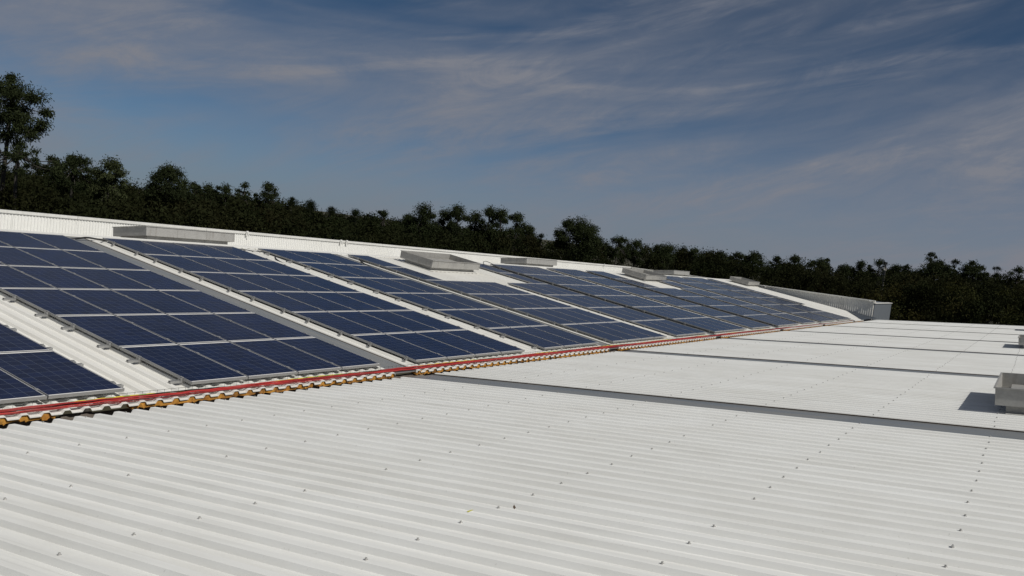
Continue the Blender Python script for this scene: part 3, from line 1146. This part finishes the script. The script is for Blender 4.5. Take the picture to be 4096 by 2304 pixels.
def leaf_mesh(name, C, Rr_, per, size, aspect, mat, g, droop=0.5, squash=0.8, k=4):
    """clumps: centres C (n,3), radii Rr_ (n,), leaves per clump"""
    n = len(C)
    tot = n * per
    cen = np.repeat(C, per, 0)
    rad = np.repeat(Rr_, per)
    d = g.normal(size=(tot, 3))
    d /= np.linalg.norm(d, axis=1)[:, None] + 1e-9
    rr_ = np.clip(np.abs(g.normal(0.58, 0.30, tot)), 0.05, 1.18)
    off = d * (rad * rr_)[:, None]
    off[:, 2] *= squash
    p = cen + off
    ax = g.normal(size=(tot, 3)) * 0.7 + d * 0.5
    ax[:, 2] -= droop
    ax /= np.linalg.norm(ax, axis=1)[:, None]
    bx = np.cross(ax, g.normal(size=(tot, 3)))
    bx /= np.linalg.norm(bx, axis=1)[:, None] + 1e-9
    ln = size * g.uniform(0.6, 1.3, tot)
    a = ax * ln[:, None]
    b = bx * (ln * aspect)[:, None]
    V = np.empty((tot, 4, 3))
    V[:, 0] = p - a * 0.5
    V[:, 1] = p + b * 0.5 - a * 0.05
    V[:, 2] = p + a * 0.5
    V[:, 3] = p - b * 0.5 - a * 0.05
    if k == 3:
        V[:, 1] = p + b * 0.6 - a * 0.4
        V[:, 0] = p - b * 0.6 - a * 0.4
        V = np.ascontiguousarray(V[:, :3])
    me = bpy.data.meshes.new(name)
    me.vertices.add(tot * k)
    me.vertices.foreach_set('co', V.astype(np.float32).ravel())
    me.loops.add(tot * k)
    me.loops.foreach_set('vertex_index', np.arange(tot * k, dtype=np.int32))
    me.polygons.add(tot)
    me.polygons.foreach_set('loop_start', np.arange(0, tot * k, k, dtype=np.int32))
    me.polygons.foreach_set('loop_total', np.full(tot, k, dtype=np.int32))
    at_ = me.attributes.new('tint', 'FLOAT', 'FACE')
    ct = np.repeat(g.uniform(0, 0.5, n), per)
    at_.data.foreach_set('value', np.clip(ct + g.uniform(0, 0.6, tot), 0, 1).astype(np.float32))
    me.materials.append(mat)
    me.update(calc_edges=True)
    return me


TREE_GROUP = 'trees standing out above the wood'


def tree(px, py_top, D, wpx, hpx, label, seed, kind='euc', clumps=14, lean=0.0, name='eucalyptus_tree', dens=1.0):
    """px, py_top: top of the crown in the photograph; wpx, hpx: size of the visible crown in photograph pixels"""
    g = np.random.default_rng(seed)
    m_px = D / FPX * 1.02
    top = at(px, py_top, D)
    W, H = wpx * m_px * 1.22, (hpx + (70 if py_top > 600 else 0)) * m_px
    base = Vector((top[0] + lean, top[1], GROUND_Z))
    root = empty(name, base)
    tag(root, label, 'tree', TREE_GROUP)
    T = Vector(top) - base
    cz = T.z - H / 2
    clumps = int(clumps * (1.9 if kind == 'tall' else 2.3))
    C, Rd = [], []
    tries = 0
    rmin = {'tall': 0.165, 'euc': 0.185, 'round': 0.20, 'pine': 0.15, 'pale': 0.18, 'open': 0.15}[kind]
    while len(C) < clumps and tries < 4000:
        tries += 1
        q = g.uniform(-1, 1, 3)
        if np.linalg.norm(q) > 1: continue
        zz = q[2]
        if kind == 'pine':
            wz = max(0.12, 0.5 * (1 - zz))
            q[:2] *= wz
        elif kind == 'open':
            if zz < -0.2 and np.hypot(q[0], q[1]) < 0.35: continue
        r = rmin * min(max(W, 1.2), max(H, 1.2)) * g.uniform(0.5, 1.4)
        c = np.array([q[0] * (W / 2 - r * 0.6), q[1] * (W / 2 - r * 0.6), cz + q[2] * (H / 2 - r * 0.6)])
        if any(np.linalg.norm(c - o_) < 0.55 * (r + r2) for o_, r2 in zip(C, Rd)) and tries < 2500: continue
        C.append(c); Rd.append(r)
    rt = max(Rd)
    for dx in (-0.7, 0.0, 0.75):
        C.append(np.array([dx * rt, 0.3 * dx, T.z - (0.85 + 0.5 * abs(dx)) * rt])); Rd.append(rt)
    C = np.array(C); Rd = np.array(Rd)
    C[:, 0] += T.x * 1.0 - 0
    off = np.array([T.x, T.y, 0])
    C[:, 1] += T.y
    size = {'tall': 0.17, 'euc': 0.16, 'round': 0.15, 'pine': 0.18, 'pale': 0.16, 'open': 0.155}[kind] * (D / 60) ** 0.5
    asp = {'pine': 0.10}.get(kind, 0.30)
    mat = {'pine': M['leaf_pine'], 'pale': M['leaf_pale']}.get(kind, M['leaf_euc'])
    area = size * size * asp * 0.5
    per = int(min(640, max(60, dens * 2.6 * np.mean(Rd) ** 2 * 3.14 / area)))
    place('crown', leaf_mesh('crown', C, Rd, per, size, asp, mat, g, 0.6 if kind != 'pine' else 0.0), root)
    # trunk with limbs reaching every clump
    mb = MB()
    zb = cz - H * 0.15
    kx, ky = g.uniform(-0.3, 0.3, 2)
    tr = [Vector((0, 0, 0)), Vector((T.x * 0.4 + kx, ky, zb * 0.5)), Vector((T.x * 0.8 + kx * 0.5, T.y * 0.8, zb)), Vector((T.x, T.y, T.z - H * 0.25))]
    r0 = 0.05 + 0.0075 * T.z
    path = arc(tr, 5)
    rs = [r0 * (1 - 0.85 * i / (len(path) - 1)) for i in range(len(path))]
    mb.tube(path, rs, 7)
    for c, r in zip(C, Rd):
        k = int(np.clip((c[2] - H * 0.25) / (T.z - H * 0.25) * (len(path) - 1), len(path) * 0.45, len(path) - 1))
        s = path[k]
        e = Vector(c)
        mid = (s + e) / 2 + Vector((0, 0, -0.12 * (e - s).length))
        lp = arc([s, mid, e], 3)
        mb.tube(lp, [max(0.02, rs[k] * 0.55 * (1 - 0.8 * i / (len(lp) - 1))) for i in range(len(lp))], 5)
    place('trunk', mb.mesh('trunk', M['bark'], True), root)
    return root


# (px, top, distance, crown width, crown height, kind, clumps, label)
TREES = [
    (66, 292, 46, 195, 265, 'tall', 17, 'tallest eucalyptus, rising high above the wood at the left edge'),
    (75, 572, 45, 250, 130, 'open', 16, 'low open-crowned tree directly below the tallest eucalyptus'),
    (300, 606, 52, 190, 100, 'open', 12, 'spreading open-crowned tree right of the tallest eucalyptus'),
    (446, 618, 50, 115, 150, 'pale', 11, 'pale bushy tree with upright top shoots at the left'),
    (674, 650, 58, 140, 130, 'euc', 12, 'domed tree with a see-through gap, standing alone above the left wood'),
    (740, 715, 60, 60, 80, 'round', 6, 'small crown right against the domed tree'),
    (780, 726, 62, 70, 70, 'round', 6, 'first low round crown right of the domed tree'),
    (838, 732, 64, 75, 70, 'round', 6, 'second low round crown right of the domed tree'),
    (905, 728, 64, 70, 70, 'round', 6, 'third low round crown right of the domed tree'),
    (982, 722, 66, 70, 85, 'open', 7, 'small ragged tree left of the pair with flat tops'),
    (1078, 722, 66, 95, 90, 'open', 9, 'flat-topped tree at the end of the left group'),
    (1170, 785, 70, 90, 80, 'pine', 9, 'first pine in the dip right of the left group'),
    (1245, 795, 70, 100, 85, 'pine', 9, 'second pine in the dip of the skyline'),
    (1330, 822, 72, 90, 80, 'pine', 9, 'third pine in the dip of the skyline'),
    (1425, 828, 72, 90, 70, 'pine', 9, 'fourth pine, nearest the tall dark group'),
    (1538, 834, 74, 75, 60, 'open', 7, 'small tree just left of the tall dark group'),
    (1696, 808, 70, 115, 190, 'euc', 15, 'leftmost tall tree of the dark group in the middle'),
    (1640, 850, 72, 100, 150, 'euc', 11, 'lower shoulder tree left of the dark group in the middle'),
    (1785, 826, 72, 100, 170, 'euc', 13, 'second tall tree of the dark group in the middle'),
    (1838, 814, 71, 105, 180, 'euc', 13, 'third tall tree of the dark group in the middle'),
    (1908, 834, 73, 100, 150, 'euc', 11, 'open crowned tree in the centre of the dark group'),
    (1964, 816, 72, 95, 180, 'euc', 13, 'narrow tall tree right of centre in the dark group'),
    (2012, 822, 72, 100, 180, 'euc', 13, 'dense tree near the right end of the dark group'),
    (2074, 842, 74, 90, 150, 'euc', 10, 'loose tree at the right end of the dark group'),
    (2118, 892, 76, 75, 110, 'round', 7, 'low crown stepping down from the dark group'),
    (2168, 930, 78, 45, 50, 'pine', 5, 'little pointed tree in the gap left of the lone round tree'),
    (2325, 858, 72, 165, 125, 'euc', 16, 'lone round-crowned tree right of the dark group'),
    (2480, 936, 82, 90, 60, 'open', 8, 'first crown right of the lone round tree'),
    (2552, 952, 84, 80, 50, 'round', 7, 'second crown right of the lone round tree'),
    (2660, 966, 86, 90, 50, 'round', 7, 'third crown right of the lone round tree'),
    (2780, 985, 90, 80, 50, 'open', 7, 'fourth crown right of the lone round tree'),
    (2890, 1000, 92, 80, 50, 'open', 7, 'fifth crown right of the lone round tree'),
    (2957, 1002, 92, 60, 55, 'open', 7, 'ragged crown before the pair of peaks on the right skyline'),
    (3021, 995, 92, 80, 60, 'euc', 8, 'peaked crown on the right skyline'),
    (3110, 1018, 94, 60, 50, 'open', 6, 'low ragged crown between two peaks on the right skyline'),
    (3183, 1014, 94, 60, 60, 'open', 7, 'ragged crown left of the dip on the right skyline'),
    (3290, 1024, 96, 95, 80, 'open', 10, 'wide ragged crown beside the dip on the right skyline'),
    (3390, 1050, 98, 70, 60, 'round', 7, 'low round crown in the dip left of the utility pole'),
    (3446, 1038, 98, 70, 70, 'open', 7, 'flat crown left of the utility pole'),
    (3522, 1028, 97, 75, 80, 'open', 9, 'tall open crown right against the utility pole'),
    (3588, 1052, 98, 70, 55, 'open', 7, 'first small crown right of the utility pole'),
    (3630, 1052, 98, 55, 55, 'open', 6, 'second small crown right of the utility pole'),
    (3728, 1003, 92, 55, 45, 'open', 5, 'thin tufted treetop, highest on the right skyline'),
    (3750, 1028, 92, 130, 100, 'euc', 13, 'broad crown under the highest tuft on the right skyline'),
    (3825, 1034, 94, 55, 55, 'open', 6, 'thin see-through crown right of the highest tuft'),
    (3900, 1040, 94, 95, 80, 'euc', 10, 'rounded crown near the right edge of the skyline'),
    (3990, 1063, 96, 40, 60, 'pine', 6, 'small pointed tree near the right edge of the skyline'),
    (4078, 1063, 96, 60, 60, 'open', 7, 'last ragged crown at the right edge of the skyline'),
]
for i, (px, py, D, w, h, kind, nc, lab) in enumerate(TREES):
    tree(px, py, D, w, h, lab, 100 + i, kind, nc, name={'pine': 'pine_tree', 'tall': 'eucalyptus_tree', 'euc': 'eucalyptus_tree'}.get(kind, 'broadleaf_tree'))

# the wood behind the roofs, one mass down to the ground
PROF = [(-500, 600), (0, 668), (230, 684), (380, 700), (500, 742), (600, 748), (760, 756), (1000, 780), (1130, 800), (1350, 852), (1500, 868), (1650, 892), (2130, 925),
        (2200, 945), (2300, 958), (2420, 972), (2480, 962), (2700, 988), (2950, 1022), (3050, 1028), (3150, 1038), (3330, 1068), (3420, 1076), (3600, 1080), (3700, 1085), (3850, 1095), (4096, 1102), (4700, 1170)]
PXS, PYS = zip(*PROF)
g = np.random.default_rng(42)
C, Rd = [], []
for row, (d0, d1, drop, n) in enumerate(((74, 84, 0, 330), (62, 74, 14, 300), (54, 64, 40, 260), (44, 50, 70, 240), (100, 125, -4, 160))):
    for i in range(n):
        px = g.uniform(-450, 4600)
        f = np.clip((px - 1500) / 2500, 0, 1)
        D = g.uniform(d0, d1) * (1 + 0.38 * f)
        ytop = np.interp(px, PXS, PYS) - 14 + drop + abs(g.normal(0, 24)) * (1.0 + 0.4 * row)
        r = g.uniform(0.7, 1.5)
        p = at(px, ytop, D)
        if p[1] < 24 and p[0] < 70: continue
        hide = np.interp(px, (-500, 0, 1400, 2525, 3500, 4096, 4700), (800, 832, 966, 1066, 1210, 1300, 1320)) + 90
        z = p[2] - r * 0.8
        k = 0
        while z > GROUND_Z + 0.5 and k < (3 if row < 3 else 6):
            if CAM[2] - z > 0 and ytop + (p[2] - z) / D * FPX > hide: break
            C.append((p[0] + g.normal(0, 0.5), p[1] + g.normal(0, 0.5), z)); Rd.append(r * g.uniform(0.85, 1.25))
            z -= r * g.uniform(1.0, 1.5)
            k += 1
C, Rd = np.array(C), np.array(Rd)
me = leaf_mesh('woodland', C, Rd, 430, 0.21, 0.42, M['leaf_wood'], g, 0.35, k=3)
o = place('woodland', me)
tag(o, 'dense dark green wood behind the factory roofs', 'wood', None, 'stuff')
print('woodland clumps', len(C))

# lighter undergrowth below the wood, seen past the far edge of the near roof
C, Rd = [], []
for i in range(150):
    px = g.uniform(3350, 4700)
    D = g.uniform(76, 96)
    p = at(px, g.uniform(1150, 1330), D)
    C.append(p); Rd.append(g.uniform(0.7, 1.4))
me = leaf_mesh('undergrowth', np.array(C), np.array(Rd), 220, 0.24, 0.36, M['leaf_bush'], g, 0.3)
tag(place('undergrowth', me), 'olive green undergrowth at the edge of the wood', 'undergrowth', None, 'stuff')

# ------------------------------------------------------------------ utility pole in front of the wood
p = at(3543, 1052, 95)
base = Vector((p[0], p[1], GROUND_Z))
root = empty('utility_pole', base)
tag(root, 'thin utility pole with a short crossarm standing among the right-hand trees', 'pole')
mb = MB(); mb.tube([(0.25, 0, 0), (0.12, 0, (p[2] - GROUND_Z) * 0.5), (0, 0, p[2] - GROUND_Z)], [0.17, 0.14, 0.10], 8)
mb.build('pole', M['pole'], root, smooth=True)
mb = MB(); mb.box(-0.7, 0.7, -0.06, 0.06, p[2] - GROUND_Z - 0.75, p[2] - GROUND_Z - 0.63)
mb.build('crossarm', M['pole'], root)
for x in (-0.6, 0.0, 0.6):
    mb = MB(); mb.tube([(x, 0, p[2] - GROUND_Z - 0.63), (x, 0, p[2] - GROUND_Z - 0.45)], 0.05, 6)
    mb.build('insulator', M['pole'], root)
print('objects', len(bpy.data.objects))
